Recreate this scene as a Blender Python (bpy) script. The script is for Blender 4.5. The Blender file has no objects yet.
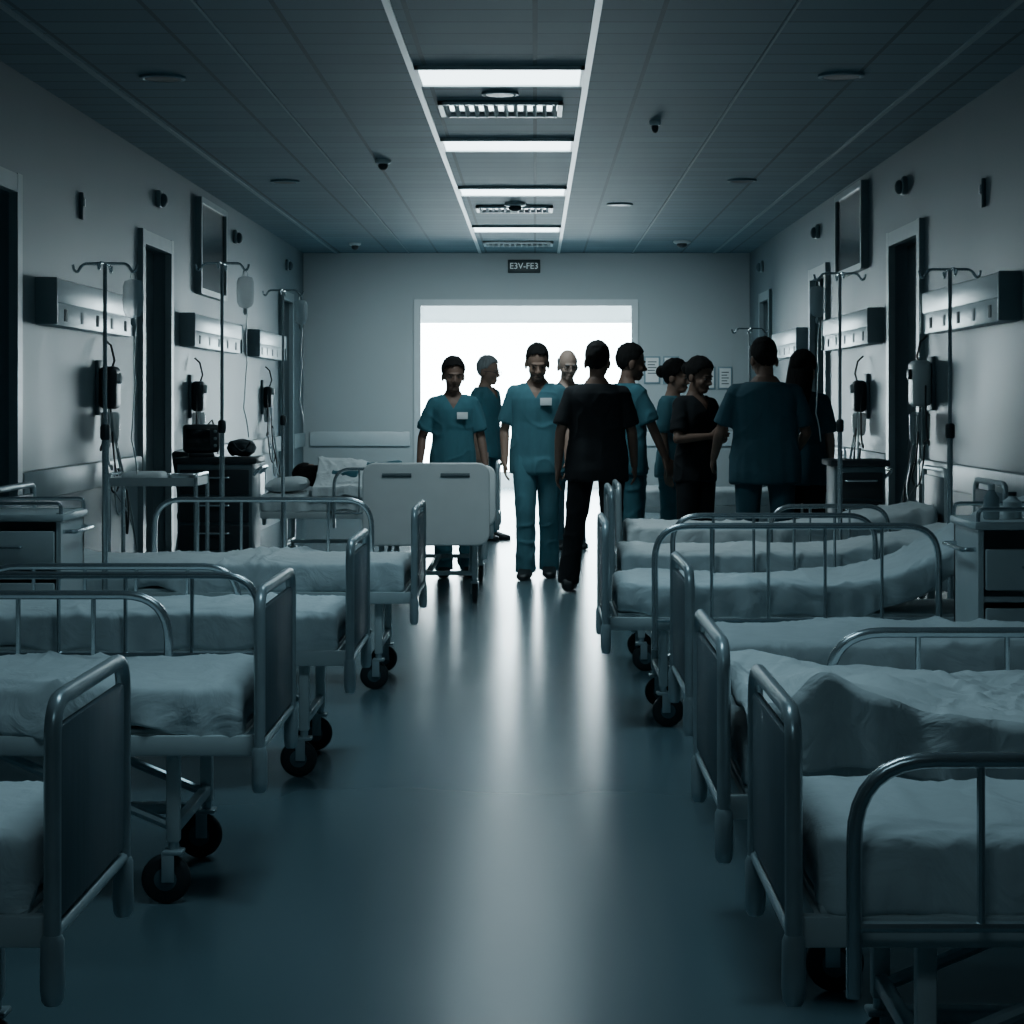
import bpy, bmesh, math, random
from mathutils import Vector as V, Matrix as MX, noise
PI=math.pi; sc=bpy.context.scene; col=sc.collection
random.seed(3)
def R(a): return math.radians(a)

# ------------------------------------------------------------------ materials
def mat(name,c,rough=.5,metal=0,var=.08,scale=6,bump=0,stretch=(1,1,1),emit=None,stren=0,alpha=1,spec=None,rvar=0,dist=0):
    m=bpy.data.materials.new(name); m.use_nodes=True; nt=m.node_tree; N=nt.nodes; L=nt.links
    b=N['Principled BSDF']
    tc=N.new('ShaderNodeTexCoord'); mp=N.new('ShaderNodeMapping'); mp.inputs['Scale'].default_value=stretch
    L.new(tc.outputs['Object'],mp.inputs['Vector'])
    nz=N.new('ShaderNodeTexNoise'); nz.inputs['Scale'].default_value=scale; nz.inputs['Detail'].default_value=4; nz.inputs['Distortion'].default_value=dist
    L.new(mp.outputs['Vector'],nz.inputs['Vector'])
    mr=N.new('ShaderNodeMapRange'); mr.inputs['From Min'].default_value=.3; mr.inputs['From Max'].default_value=.7
    mr.inputs['To Min'].default_value=1-var; mr.inputs['To Max'].default_value=1+var
    L.new(nz.outputs['Fac'],mr.inputs['Value'])
    hs=N.new('ShaderNodeHueSaturation'); hs.inputs['Color'].default_value=(*c,1)
    L.new(mr.outputs['Result'],hs.inputs['Value']); L.new(hs.outputs['Color'],b.inputs['Base Color'])
    b.inputs['Roughness'].default_value=rough; b.inputs['Metallic'].default_value=metal
    if spec is not None: b.inputs['Specular IOR Level'].default_value=spec
    if rvar:
        m2=N.new('ShaderNodeMapRange'); m2.inputs['From Min'].default_value=.3; m2.inputs['From Max'].default_value=.7
        m2.inputs['To Min'].default_value=rough-rvar; m2.inputs['To Max'].default_value=rough+rvar
        L.new(nz.outputs['Fac'],m2.inputs['Value']); L.new(m2.outputs['Result'],b.inputs['Roughness'])
    if bump:
        bp=N.new('ShaderNodeBump'); bp.inputs['Strength'].default_value=bump; bp.inputs['Distance'].default_value=.02
        L.new(nz.outputs['Fac'],bp.inputs['Height']); L.new(bp.outputs['Normal'],b.inputs['Normal'])
    if emit: b.inputs['Emission Color'].default_value=(*emit,1); b.inputs['Emission Strength'].default_value=stren
    if alpha<1: b.inputs['Alpha'].default_value=alpha
    return m
def tiled(name,c,line,bw,rh,mortar,rough,bump=.3):
    m=mat(name,c,rough,var=.06,scale=3); nt=m.node_tree; N=nt.nodes; L=nt.links; b=N['Principled BSDF']
    g=N.new('ShaderNodeNewGeometry'); br=N.new('ShaderNodeTexBrick'); br.offset=0
    for k,v in (('Scale',1),('Brick Width',bw),('Row Height',rh),('Mortar Size',mortar),('Mortar Smooth',.1),('Bias',0)): br.inputs[k].default_value=v
    br.inputs['Color1'].default_value=(*c,1); br.inputs['Color2'].default_value=(*[x*.82 for x in c],1); br.inputs['Mortar'].default_value=(*line,1)
    L.new(g.outputs['Position'],br.inputs['Vector']); L.new(br.outputs['Color'],b.inputs['Base Color'])
    bp=N.new('ShaderNodeBump'); bp.invert=True; bp.inputs['Strength'].default_value=bump; bp.inputs['Distance'].default_value=.01
    L.new(br.outputs['Fac'],bp.inputs['Height']); L.new(bp.outputs['Normal'],b.inputs['Normal'])
    return m
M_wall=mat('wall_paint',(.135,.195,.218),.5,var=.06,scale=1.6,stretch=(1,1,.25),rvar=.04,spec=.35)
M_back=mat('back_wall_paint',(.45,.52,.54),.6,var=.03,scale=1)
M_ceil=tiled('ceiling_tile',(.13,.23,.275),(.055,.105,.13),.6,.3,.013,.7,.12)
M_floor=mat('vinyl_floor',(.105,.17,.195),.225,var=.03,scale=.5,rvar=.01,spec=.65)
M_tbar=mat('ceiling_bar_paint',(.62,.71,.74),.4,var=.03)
M_tbar2=mat('ceiling_thin_bar_paint',(.20,.31,.36),.5,var=.03)
M_trim=mat('door_trim_paint',(.25,.33,.355),.4,var=.04)
M_door=mat('door_laminate',(.11,.16,.18),.4,var=.12,scale=4,stretch=(1,1,.2))
M_bump=mat('bumper_vinyl',(.31,.39,.41),.45,var=.05)
M_base=mat('skirting_vinyl',(.09,.145,.165),.5)
M_light=mat('light_diffuser_lit',(.9,.95,.97),.4,var=.01,emit=(.74,.94,1.0),stren=5)
M_fill=mat('fill_diffuser_dim',(.7,.75,.78),.4,var=.01,emit=(.55,.86,1.0),stren=1.2)  # weak glow for the added foreground fill panels
M_day=mat('daylit_frosted_pane',(.9,.95,.97),.4,var=.01,emit=(.78,.95,1.0),stren=19)
M_white=mat('white_enamel',(.60,.67,.68),.4,var=.04)
M_dark=mat('dark_plastic',(.022,.032,.038),.45,var=.15)
M_black=mat('black_screen',(.008,.012,.014),.15,var=.1)
M_rubber=mat('caster_rubber',(.02,.027,.03),.6,var=.15)
M_steel=mat('brushed_steel_tube',(.64,.72,.75),.24,metal=.8,var=.06,scale=20)
M_face=mat('pale_brushed_panel_face',(.70,.77,.79),.35,metal=.15,var=.05,scale=20,stretch=(1,.1,1))
M_enamel=mat('grey_enamel_tube',(.46,.55,.58),.28,metal=.35,var=.08,scale=14)
M_panel=mat('bed_end_laminate',(.11,.16,.185),.45,var=.10,scale=10,stretch=(1,4,.6))
M_panelw=mat('white_bed_end_laminate',(.84,.88,.88),.4,var=.03)
M_sheet=mat('white_bed_sheet',(.72,.80,.82),.85,var=.05,scale=6,bump=.55,dist=1.8)
M_blanket=mat('crumpled_white_blanket',(.80,.86,.87),.9,var=.05,scale=9,bump=.6,dist=1.6)
M_pillow=mat('pillow_cotton',(.72,.79,.81),.85,var=.05,scale=9,bump=.2)
M_teal=mat('teal_scrub_cotton',(.055,.175,.215),.9,var=.10,scale=9,bump=.15,stretch=(1.5,1.5,.5))
M_teal2=mat('light_teal_scrub_cotton',(.08,.215,.26),.9,var=.10,scale=9,bump=.15,stretch=(1.5,1.5,.5))
M_teal3=mat('dark_teal_scrub_cotton',(.028,.085,.112),.9,var=.10,scale=9,bump=.15,stretch=(1.5,1.5,.5))
M_blk=mat('black_cotton',(.008,.011,.014),.9,var=.15,scale=9,bump=.15,stretch=(1.5,1.5,.5))
M_skin=mat('medium_skin',(.35,.215,.16),.6,var=.06,scale=20)
M_skind=mat('dark_skin',(.21,.125,.092),.6,var=.08,scale=20)
M_skinl=mat('pale_skin',(.48,.33,.265),.6,var=.06,scale=20)
M_hair=mat('dark_hair',(.012,.011,.011),.85,var=.3,scale=60,stretch=(1,1,.2),bump=.25,spec=.25)
M_hairg=mat('grey_hair',(.33,.34,.34),.85,var=.2,scale=60,stretch=(1,1,.2),bump=.25,spec=.25)
M_stub=mat('short_beard',(.15,.095,.073),.7,var=.2,scale=40)
M_shoed=mat('dark_shoe',(.015,.02,.022),.45)
M_eye=mat('eye_white',(.17,.17,.17),.3,var=.02); M_iris=mat('dark_iris',(.01,.008,.006),.25)
M_lip=mat('lip_skin',(.15,.078,.064),.6,var=.05)
M_paper=mat('white_paper',(.80,.83,.83),.7,var=.02); M_ink=mat('grey_ink',(.1,.13,.14),.7)
M_bag=mat('clear_infusion_bag',(.55,.66,.70),.12,var=.05,alpha=.38)
M_tube=mat('clear_hose',(.35,.44,.47),.3,var=.05)
M_sign=mat('dark_sign_face',(.012,.035,.04),.4); M_signt=mat('pale_sign_letters',(.55,.65,.66),.5,emit=(.6,.8,.85),stren=.2)
M_glass=mat('bottle_glass',(.30,.40,.43),.1,var=.05,alpha=.7)
M_chair=mat('dark_upholstery',(.02,.035,.043),.7,var=.15)

# ------------------------------------------------------------------ mesh helpers
def frame(t):
    t=t.normalized(); a=V((0,0,1)) if abs(t.z)<.9 else V((1,0,0))
    u=t.cross(a).normalized(); return u,t.cross(u).normalized()
class MB:
    def __init__(s): s.bm=bmesh.new()
    def box(s,c,d,rot=None,bev=0,seg=2):
        vs=bmesh.ops.create_cube(s.bm,size=1)['verts']
        mt=MX.Translation(V(c))@(rot.to_4x4() if rot else MX.Identity(4))@MX.Diagonal((*d,1))
        bmesh.ops.transform(s.bm,matrix=mt,verts=vs)
        if bev:
            es=list({e for v in vs for e in v.link_edges})
            bmesh.ops.bevel(s.bm,geom=es,offset=bev,segments=seg,affect='EDGES',profile=.5)
        return s
    def loft(s,rings,cap=True,close=False):
        vr=[[s.bm.verts.new(p) for p in r] for r in rings]; n=len(vr[0])
        pr=list(zip(vr,vr[1:]))+([(vr[-1],vr[0])] if close else [])
        for a,b in pr:
            for i in range(n): s.bm.faces.new((a[i],a[(i+1)%n],b[(i+1)%n],b[i]))
        if cap and not close: s.bm.faces.new(vr[0][::-1]); s.bm.faces.new(vr[-1])
        return s
    def tube(s,pts,r,n=8,close=False):
        pts=[V(p) for p in pts]; rings=[]; k=len(pts); u=None
        for i,p in enumerate(pts):
            if close: t=pts[(i+1)%k]-pts[i-1]
            else: t=pts[min(i+1,k-1)]-pts[max(i-1,0)]
            t=t.normalized()
            if u is None: u,_=frame(t)
            u=(u-t*u.dot(t)).normalized(); w=t.cross(u)
            rr=r[i] if isinstance(r,(list,tuple)) else r
            rings.append([p+(u*math.cos(2*PI*j/n)+w*math.sin(2*PI*j/n))*rr for j in range(n)])
        return s.loft(rings,close=close)
    def cyl(s,a,b,r1,r2=None,n=16): return s.tube([a,b],[r1,r1 if r2 is None else r2],n)
    def rev(s,c,ax,prof,n=20):
        c=V(c); ax=V(ax).normalized(); u,w=frame(ax)
        return s.loft([[c+ax*t+(u*math.cos(2*PI*j/n)+w*math.sin(2*PI*j/n))*r for j in range(n)] for t,r in prof])
    def ell(s,c,r,mt=None,u=16,v=10):
        vs=bmesh.ops.create_uvsphere(s.bm,u_segments=u,v_segments=v,radius=1)['verts']
        r=(r,r,r) if isinstance(r,(int,float)) else r
        m=MX.Translation(V(c))@MX.Diagonal((*r,1))
        if mt: m=mt@m
        bmesh.ops.transform(s.bm,matrix=m,verts=vs); return s
    def limb(s,pts,rad,n=14):
        for i in range(len(pts)-1): s.tube([pts[i],pts[i+1]],[rad[i],rad[i+1]],n)
        for p,r in zip(pts,rad): s.ell(p,r,u=14,v=10)
        return s
    def build(s,name,m,parent=None,smooth=True,ang=40,tf=None):
        if tf: bmesh.ops.transform(s.bm,matrix=tf,verts=s.bm.verts)
        bmesh.ops.recalc_face_normals(s.bm,faces=s.bm.faces)
        me=bpy.data.meshes.new(name); s.bm.to_mesh(me); s.bm.free(); me.materials.append(m)
        if smooth: me.shade_smooth(); me.set_sharp_from_angle(angle=R(ang))
        o=bpy.data.objects.new(name,me); col.objects.link(o)
        if parent: o.parent=parent
        return o
def modded(o,mods,post=None):
    for typ,kw in mods:
        md=o.modifiers.new('m',typ)
        for k,v in kw.items(): setattr(md,k,v)
    dg=bpy.context.evaluated_depsgraph_get(); dg.update()
    me=bpy.data.meshes.new_from_object(o.evaluated_get(dg)); o.modifiers.clear()
    old=o.data; nm=old.name; ms=list(old.materials); o.data=me; bpy.data.meshes.remove(old); me.name=nm
    if not me.materials:
        for x in ms: me.materials.append(x)
    if post: post(me)
    me.shade_smooth(); return o
def fillet(pts,r,n=5):
    pts=[V(p) for p in pts]; out=[pts[0]]
    for i in range(1,len(pts)-1):
        a=(pts[i-1]-pts[i]); b=(pts[i+1]-pts[i]); q=min(r,a.length*.49,b.length*.49)
        A=pts[i]+a.normalized()*q; B=pts[i]+b.normalized()*q
        for k in range(n+1):
            t=k/n; out.append(A*(1-t)**2+pts[i]*2*t*(1-t)+B*t*t)
    out.append(pts[-1]); return out
def tag(o,label,cat,group=None):
    o['label']=label; o['category']=cat
    if group: o['group']=group
    return o
def thing(name,label,cat,loc=(0,0,0),rz=0,group=None):
    o=bpy.data.objects.new(name,None); col.objects.link(o); o.location=loc; o.rotation_euler=(0,0,rz)
    o.empty_display_size=.1
    return tag(o,label,cat,group)
def struct(o): o['kind']='structure'; return o
def PX(x,d): return (x-535)*d/2000
def PZ(y,d): return 1.35-(y-400)*d/2000
def area(name,loc,rot,sx,sy,power,c,spread=180):
    l=bpy.data.lights.new(name,'AREA'); l.shape='RECTANGLE'; l.size=sx; l.size_y=sy; l.energy=power; l.color=c; l.spread=R(spread)
    o=bpy.data.objects.new(name,l); col.objects.link(o); o.location=loc; o.rotation_euler=rot; return o

# ------------------------------------------------------------------ room shell
XL,XR,YB,YF,H=-2.86,2.65,24.7,-2.2,3.165
struct(MB().box(((XL+XR)/2,14.5,-.05),(8,34.5,.1)).build('floor',M_floor,smooth=False))
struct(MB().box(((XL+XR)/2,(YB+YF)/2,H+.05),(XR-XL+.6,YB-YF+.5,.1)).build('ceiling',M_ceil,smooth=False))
doorsL=[(9.8,10.93),(14.5,15.55),(22.4,23.35)]; doorsR=[(13.7,14.8),(18.1,19.05),(22.45,23.3)]
DT=2.5; tr=0; dn=0
for side,x,doors,s in (('left',XL,doorsL,-1),('right',XR,doorsR,1)):
    w=MB(); b=MB(); cuts=[YF-.2]+[v for d in doors for v in d]+[YB]
    for i in range(0,len(cuts),2):
        a,c=cuts[i],cuts[i+1]; w.box((x+s*.1,(a+c)/2,H/2),(.2,c-a,H))
        a2,c2=a+.1,c-.1
        b.box((x-s*.008,(a2+c2)/2,.06),(.016,c2-a2,.12))
        tr+=1
        struct(MB().box((x-s*.02,(a2+c2)/2,.865),(.04,c2-a2-.06,.17),bev=.015).build('trim_%d'%tr,M_bump))
    for a,c in doors:
        w.box((x+s*.1,(a+c)/2,(H+DT)/2),(.2,c-a,H-DT))
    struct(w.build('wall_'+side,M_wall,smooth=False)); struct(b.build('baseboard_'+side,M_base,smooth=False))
    for a,c in doors:
        dn+=1; tr+=1
        f=MB()
        for y in (a-.04,c+.04): f.box((x-s*.012,y,DT/2+.045),(.05,.1,DT+.09))
        f.box((x-s*.012,(a+c)/2,DT+.035),(.048,c-a-.02,.1))
        struct(f.build('trim_%d'%tr,M_trim,smooth=False))
        d=struct(MB().box((x+s*.13,(a+c)/2,DT/2),(.05,c-a-.02,DT-.02),bev=.004).build('door_%d'%dn,M_door))
        h=MB(); h.cyl((x+s*.105,a+.1,1.05),(x+s*.05,a+.1,1.05),.012); h.tube([(x+s*.05,a+.1,1.05),(x+s*.05,a+.22,1.05)],.011); h.build('door_handle',M_steel,d)
        v=MB().box((x+s*.103,(a+c)/2,1.75),(.012,.22,.7),bev=.004); v.build('door_viewing_panel',M_black,d)
DX0,DX1,DH=-1.42,1.2,2.52
w=MB(); w.box(((XL+DX0)/2,YB+.1,H/2),(DX0-XL,.2,H)); w.box(((XR+DX1)/2,YB+.1,H/2),(XR-DX1,.2,H)); w.box(((DX0+DX1)/2,YB+.1,(H+DH)/2),(DX1-DX0,.2,H-DH))
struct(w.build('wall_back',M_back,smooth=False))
struct(MB().box(((XL+XR)/2,YF-.1,H/2),(XR-XL+.4,.2,H)).build('wall_front',M_wall,smooth=False))
f=MB()
for x in (DX0-.03,DX1+.03): f.box((x,YB-.01,DH/2+.035),(.08,.06,DH+.07))
f.box(((DX0+DX1)/2,YB-.01,DH+.03),(DX1-DX0-.02,.058,.08))
tr+=1; struct(f.build('trim_%d'%tr,M_tbar,smooth=False))
for a,c in ((XL+.08,DX0-.12),(DX1+.12,XR-.08)):
    tr+=1; struct(MB().box(((a+c)/2,YB-.02,.87),(c-a,.04,.18),bev=.015).build('trim_%d'%tr,M_tbar))
b=MB(); b.box(((XL+DX0)/2,YB-.008,.06),(DX0-XL-.2,.016,.12)); b.box(((XR+DX1)/2,YB-.008,.06),(XR-DX1-.2,.016,.12))
struct(b.build('baseboard_back',M_base,smooth=False))
# bright lobby beyond the doorway
M_lob=mat('lobby_paint',(.82,.86,.87),.6,var=.02)
struct(MB().box((-3.1,27.9,1.5),(.2,6,3.2)).build('wall_lobby_left',M_lob,smooth=False))
struct(MB().box((3.1,27.9,1.5),(.2,6,3.2)).build('wall_lobby_right',M_lob,smooth=False))
struct(MB().box((0,27.9,3.1),(6.4,6.2,.1)).build('ceiling_lobby',M_lob,smooth=False))
w=MB(); w.box((0,30.9,2.84),(6.4,.2,.52)); w.box((0,30.9,.1),(6.4,.2,.2)); w.box((-2.75,30.9,1.39),(.9,.2,2.38)); w.box((2.75,30.9,1.39),(.9,.2,2.38))
struct(w.build('wall_lobby_back',M_lob,smooth=False))
fr=MB()
for x in (-2.28,2.28): fr.box((x,30.85,1.39),(.05,.06,2.38))
for z in (.22,2.56): fr.box((0,30.85,z),(4.6,.06,.05))
fr=struct(fr.build('window_1',M_lob,smooth=False))
MB().box((0,30.93,1.39),(4.6,.02,2.38)).build('window_pane',M_day,fr,smooth=False)

# ------------------------------------------------------------------ ceiling fittings
TX0,TX1=-.667,.28
n=tr
for x,wd,m in ((TX0-.01,.035,M_tbar),(TX1+.01,.035,M_tbar),(-2.45,.03,M_tbar2),(-1.55,.014,M_tbar2),(1.2,.014,M_tbar2),(2.2,.03,M_tbar2)):
    n+=1; struct(MB().box((x,(YB+YF)/2,H-.005),(wd,YB-YF-.02,.010)).build('trim_%d'%n,m,smooth=False))
lg='recessed ceiling light panels'
ords=['nearest the camera, widest in the photo','second from the camera','third from the camera','farthest from the camera, by the doorway']
xc=(TX0+TX1)/2
def panel(y,m,label,power,c):
    t=thing('ceiling_light',label,'ceiling light',(xc,y,H),0,lg)
    W=TX1-TX0-.02
    f=MB(); 
    for s in (-1,1): f.box((s*(W/2-.01),0,-.012),(.02,.6,.022)); f.box((0,s*.29,-.012),(W,.02,.022))
    f.build('light_frame',M_tbar,t,smooth=False)
    MB().box((0,0,-.010),(W-.04,.56,.012)).build('light_diffuser',m,t,smooth=False)
    area('panel_lamp',(xc,y,H-.03),(0,0,0),W-.06,.54,power,c,122)
for i,y in enumerate((11.15,14.15,17.3,21.1)): panel(y,M_light,'lit white rectangular ceiling panel '+ords[i],13,(.72,.93,1))
for y,nm,pw in ((7.9,'above the third beds',12),(4.6,'above the nearest beds',9),(1.2,'behind the nearest beds',4)): panel(y,M_fill,'added unseen ceiling fill panel '+nm,pw,(.56,.86,1))  # out-of-view panels added overhead as soft fill for the near beds
for y,wd,dp,l in ((12.4,.76,.56,'nearest slatted ceiling vent between the first two light panels'),(18.9,.72,.5,'middle slatted ceiling vent between the third and fourth light panels'),(23.1,.8,.5,'farthest slatted ceiling vent close to the back wall')):
    t=thing('ceiling_vent',l,'ceiling vent',(PX(501,12.4) if y<13 else xc,y,H),0,'slatted ceiling vents')
    MB().box((0,0,-.004),(wd,dp,.006)).build('vent_backing',M_black,t,smooth=False)
    f=MB()
    for s in (-1,1): f.box((s*(wd/2-.015),0,-.014),(.03,dp,.024)); f.box((0,s*(dp/2-.02),-.014),(wd,.04,.024))
    f.build('vent_frame',M_tbar,t,smooth=False)
    for k in range(12):
        x=-wd/2+.05+(wd-.1)*k/11
        MB().box((x,0,-.018),(.012,dp-.06,.03),MX.Rotation(R(35 if x<0 else -35),3,'Y')).build('vent_slat',M_white,t,smooth=False)
def disc(px,py,r,label,dome=False):
    d=3630/(400-py); p=(PX(px,d),d,H)
    if dome:
        t=thing('smoke_detector',label,'smoke detector',p,0,'ceiling detectors')
        MB().rev((0,0,0),(0,0,-1),[(0,r),(.02,r),(.03,r*.8)]).build('detector_base',M_white,t)
        MB().ell((0,0,-.045),(r*.6,r*.6,.035)).build('detector_dome',M_dark,t)
    else:
        t=thing('ceiling_speaker',label,'ceiling speaker',p,0,'round ceiling speakers')
        MB().rev((0,0,0),(0,0,-1),[(0,r),(.012,r),(.016,r*.85),(.01,r*.8)]).build('speaker_rim',M_tbar2,t)
        MB().rev((0,0,-.008),(0,0,-1),[(0,r*.8),(.006,r*.78)]).build('speaker_grille',M_dark,t)
disc(163,77,.13,'round ceiling speaker nearest the camera on the left'); disc(285,181,.12,'round ceiling speaker farther back on the left')
disc(841,75,.13,'round ceiling speaker nearest the camera on the right'); disc(742,180,.12,'round ceiling speaker farther back on the right')
disc(620,204,.12,'round ceiling speaker just right of the light track, far back'); disc(500,93,.11,'round disc between the first light panel and the vent')
disc(383,160,.06,'domed ceiling detector left of the light track',True); disc(655,121,.038,'domed ceiling detector right of the light track',True)
disc(515,203,.1,'large domed detector below the third light panel',True); disc(355,243,.07,'small domed detector near the back wall on the left',True); disc(682,241,.1,'small domed detector near the back wall on the right',True)

# ------------------------------------------------------------------ wall fittings
t=thing('exit_sign','dark rectangular sign with pale lettering above the doorway','sign',(PX(524,YB),YB-.001,3.0))
MB().box((0,-.02,0),(.40,.04,.165),bev=.01).build('sign_box',M_sign,t)
cu=bpy.data.curves.new('sign_lettering','FONT'); cu.body='E3V-FE3'; cu.size=.105; cu.extrude=.002; cu.align_x='CENTER'; cu.align_y='CENTER'
to=bpy.data.objects.new('tmp',cu); col.objects.link(to); dg=bpy.context.evaluated_depsgraph_get(); dg.update()
me=bpy.data.meshes.new_from_object(to.evaluated_get(dg)); bpy.data.objects.remove(to); me.materials.clear(); me.materials.append(M_signt)
o=bpy.data.objects.new('sign_lettering',me); col.objects.link(o); o.parent=t; o.location=(0,-.0425,0); o.rotation_euler=(R(90),0,0)
for px,py,wd,hh,l in ((652,370,.20,.34,'leftmost framed notice beside the doorway'),(671,370,.20,.34,'second framed notice from the doorway'),(708,378,.18,.28,'third framed notice from the doorway, above the black scrub top'),(725,378,.18,.28,'framed notice farthest from the doorway')):
    t=thing('notice',l,'notice',(PX(px,YB),YB,PZ(py,YB)),0,'framed notices on the back wall')
    MB().box((0,-.01,0),(wd,.02,hh),bev=.004).build('notice_frame',M_tbar2,t)
    MB().box((0,-.021,0),(wd-.04,.004,hh-.04)).build('notice_sheet',M_paper,t,smooth=False)
    q=MB()
    for k in range(5): q.box((-.01*(k%2),-.0242,hh/2-.07-k*.035),(wd-.09-.02*(k%2),.002,.012))
    q.build('printed_lines',M_ink,t,smooth=False)
def bedhead(side,y0,y1,label):
    s=1 if side=='L' else -1; x=XL if side=='L' else XR; Ln=y1-y0
    t=thing('bedhead_panel',label,'bedhead panel',(x,(y0+y1)/2,1.92),0,'wall bedhead service panels')
    MB().box((s*.06,0,.06),(.12,Ln,.14),bev=.012).build('panel_housing',M_face,t)
    MB().box((s*.055,0,-.07),(.11,Ln-.03,.14),bev=.01).build('panel_lower_trough',M_face,t)
    for e in (-1,1): MB().box((s*.063,e*(Ln/2),.0),(.128,.025,.27),bev=.006).build('panel_end_cap',M_trim,t)
    for k in range(5):
        q=MB(); y=-Ln*.38+k*Ln*.19
        q.box((s*.111,y,-.075),(.006,.07,.07),bev=.002); q.build('socket_outlet',M_paper if k%2 else M_ink,t)
bedhead('L',11.45,13.7,'bedhead service panel nearest the camera on the left wall'); bedhead('L',16.1,18.7,'middle bedhead service panel on the left wall'); bedhead('L',19.9,22,'farthest bedhead service panel on the left wall')
bedhead('R',10.9,13.1,'bedhead service panel nearest the camera on the right wall'); bedhead('R',15.2,17.6,'middle bedhead service panel on the right wall'); bedhead('R',19.35,21.4,'farthest bedhead service panel on the right wall')
for x,s,y0,y1,z0,z1,l in ((XL,1,16.8,18.2,2.25,3.06,'tall dark glazed panel high on the left wall'),(XR,-1,15.9,17.3,2.4,3.1,'tall dark glazed panel high on the right wall')):
    t=thing('wall_screen',l,'wall panel',(x,(y0+y1)/2,(z0+z1)/2),0,'dark glazed panels high on the walls')
    MB().box((s*.02,0,0),(.04,y1-y0-.06,z1-z0-.06)).build('dark_glass',M_black,t,smooth=False)
    f=MB()
    for e in (-1,1): f.box((s*.03,e*((y1-y0)/2-.02),0),(.06,.05,z1-z0)); f.box((s*.03,0,e*((z1-z0)/2-.02)),(.058,y1-y0-.09,.05))
    f.build('panel_frame',M_trim,t,smooth=False)
def wallbox(side,px,z,kind,label):
    x=XL if side=='L' else XR; s=1 if side=='L' else -1
    d=5720/(535-px) if side=='L' else 5300/(px-535)
    if kind=='sensor':
        t=thing('wall_sensor',label,'wall sensor',(x,d,z),0,'small wall sensors')
        MB().box((s*.018,0,0),(.036,.11,.13),bev=.012).build('sensor_base',M_trim,t)
        MB().ell((s*.048,0,-.01),(.036,.044,.052)).build('sensor_lens',M_base,t)
    else:
        t=thing('wall_switch',label,'wall switch',(x,d,z),0,'slim wall switch boxes')
        MB().box((s*.012,0,0),(.024,.05,.17),bev=.006).build('switch_plate',M_base,t)
        MB().box((s*.028,0,.02),(.012,.025,.05),bev=.003).build('switch_button',M_white,t)
wallbox('L',157,2.87,'sensor','bulky wall sensor above the open left door'); wallbox('L',234,2.9,'sensor','wall sensor right of the dark left glazed panel'); wallbox('L',286,2.9,'sensor','wall sensor near the back left corner')
wallbox('R',906,2.88,'sensor','bulky wall sensor above the nearest right door'); wallbox('R',819,2.92,'sensor','wall sensor left of the dark right glazed panel'); wallbox('R',763,2.9,'sensor','wall sensor near the back right corner')
wallbox('L',80,2.57,'switch','slim switch box high on the left wall'); wallbox('R',985,2.57,'switch','slim switch box high on the right wall')
def device(side,px,ztop,m,label,big=1):
    x=XL if side=='L' else XR; s=1 if side=='L' else -1
    d=5720/(535-px) if side=='L' else 5300/(px-535)
    t=thing('suction_unit',label,'medical device',(x,d,ztop),0,'devices hanging below the bedhead panels')
    MB().box((s*.012,0,-.12),(.024,.18,.36),bev=.006).build('wall_bracket',M_base,t)
    MB().box((s*.08*big,0,-.12),(.11*big,.2*big,.28*big),bev=.035,seg=3).build('device_body',m,t)
    MB().rev((s*.08*big,0,-.28*big),(0,0,-1),[(0,.05*big),(.02,.065*big),(.16*big,.06*big),(.2*big,.045*big)]).build('collection_jar',M_glass,t)
    MB().rev((s*.135*big,-.02,-.06),(s,0,0),[(0,.035),(.02,.035),(.024,.028)]).build('dial',M_paper if m!=M_white else M_dark,t)
    for k in range(6):
        pts=[]
        for i in range(33):
            a=i/32; pts.append((s*(.05+.06*math.sin(a*PI)+.015*k),(-.36+.14*k)*math.sin(a*PI)+.13*math.sin(a*8+k*1.7)*a,-.02-.10*k*(1-a)-(.52+.09*k)*math.sin(a*PI*.72)+.07*math.sin(a*11+k)*a))
        MB().tube(pts,.0065,6).build('hose',M_rubber if k%2==0 else M_tube,t)
    MB().tube([(s*.06,.06,-.05),(s*.09,.09,.06),(s*.07,.07,.16),(s*.03,.05,.2)],.008,6).build('power_cord',M_rubber,t)
device('L',98,1.55,M_dark,'dark suction unit with dangling cords below the nearest left bedhead panel'); device('L',190,1.5,M_dark,'dark suction unit below the middle left bedhead panel',.9); device('L',262,1.5,M_dark,'small device below the farthest left bedhead panel',.8)
device('R',933,1.58,M_white,'pale device with dangling hoses below the nearest right bedhead panel',1.1); device('R',868,1.5,M_dark,'dark suction unit below the middle right bedhead panel',.9)

# ------------------------------------------------------------------ beds
def caster(parent,x,y,r=.066):
    c=MB(); c.cyl((x,y,.17),(x,y,.135),.014); c.box((x,y,.138),(.055,.055,.012),bev=.004)
    for s in (-1,1): c.box((x+.012,y+s*.024,.10),(.034,.005,.08),bev=.002)
    c=c.build('caster',M_enamel,parent)
    x2=x+.02
    MB().rev((x2,y-.017,r),(0,1,0),[(0,r*.82),(.004,r*.95),(.010,r),(.024,r),(.030,r*.95),(.034,r*.82)],24).build('wheel',M_rubber,c)
    MB().rev((x2,y-.0195,r),(0,1,0),[(0,r*.3),(.003,r*.5),(.036,r*.5),(.039,r*.3)],18).build('wheel_hub',M_base,c)
def crease(x,y,seed):
    w=0
    for k,(a,fq) in enumerate(((.5,2.2),(-.9,3.1),(1.4,4.3))):
        c,s=math.cos(a+seed),math.sin(a+seed)
        p=x*c+y*s; q=-x*s+y*c
        nz=abs(noise.noise(V((p*fq*1.6,q*fq*.55,seed*3.1+k*7))))
        w+=max(0,1-nz*5.5)**2*max(0,noise.noise(V((x*1.7,y*1.7,seed+k*5)))+.35)/(1+.4*k)
    return w
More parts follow.
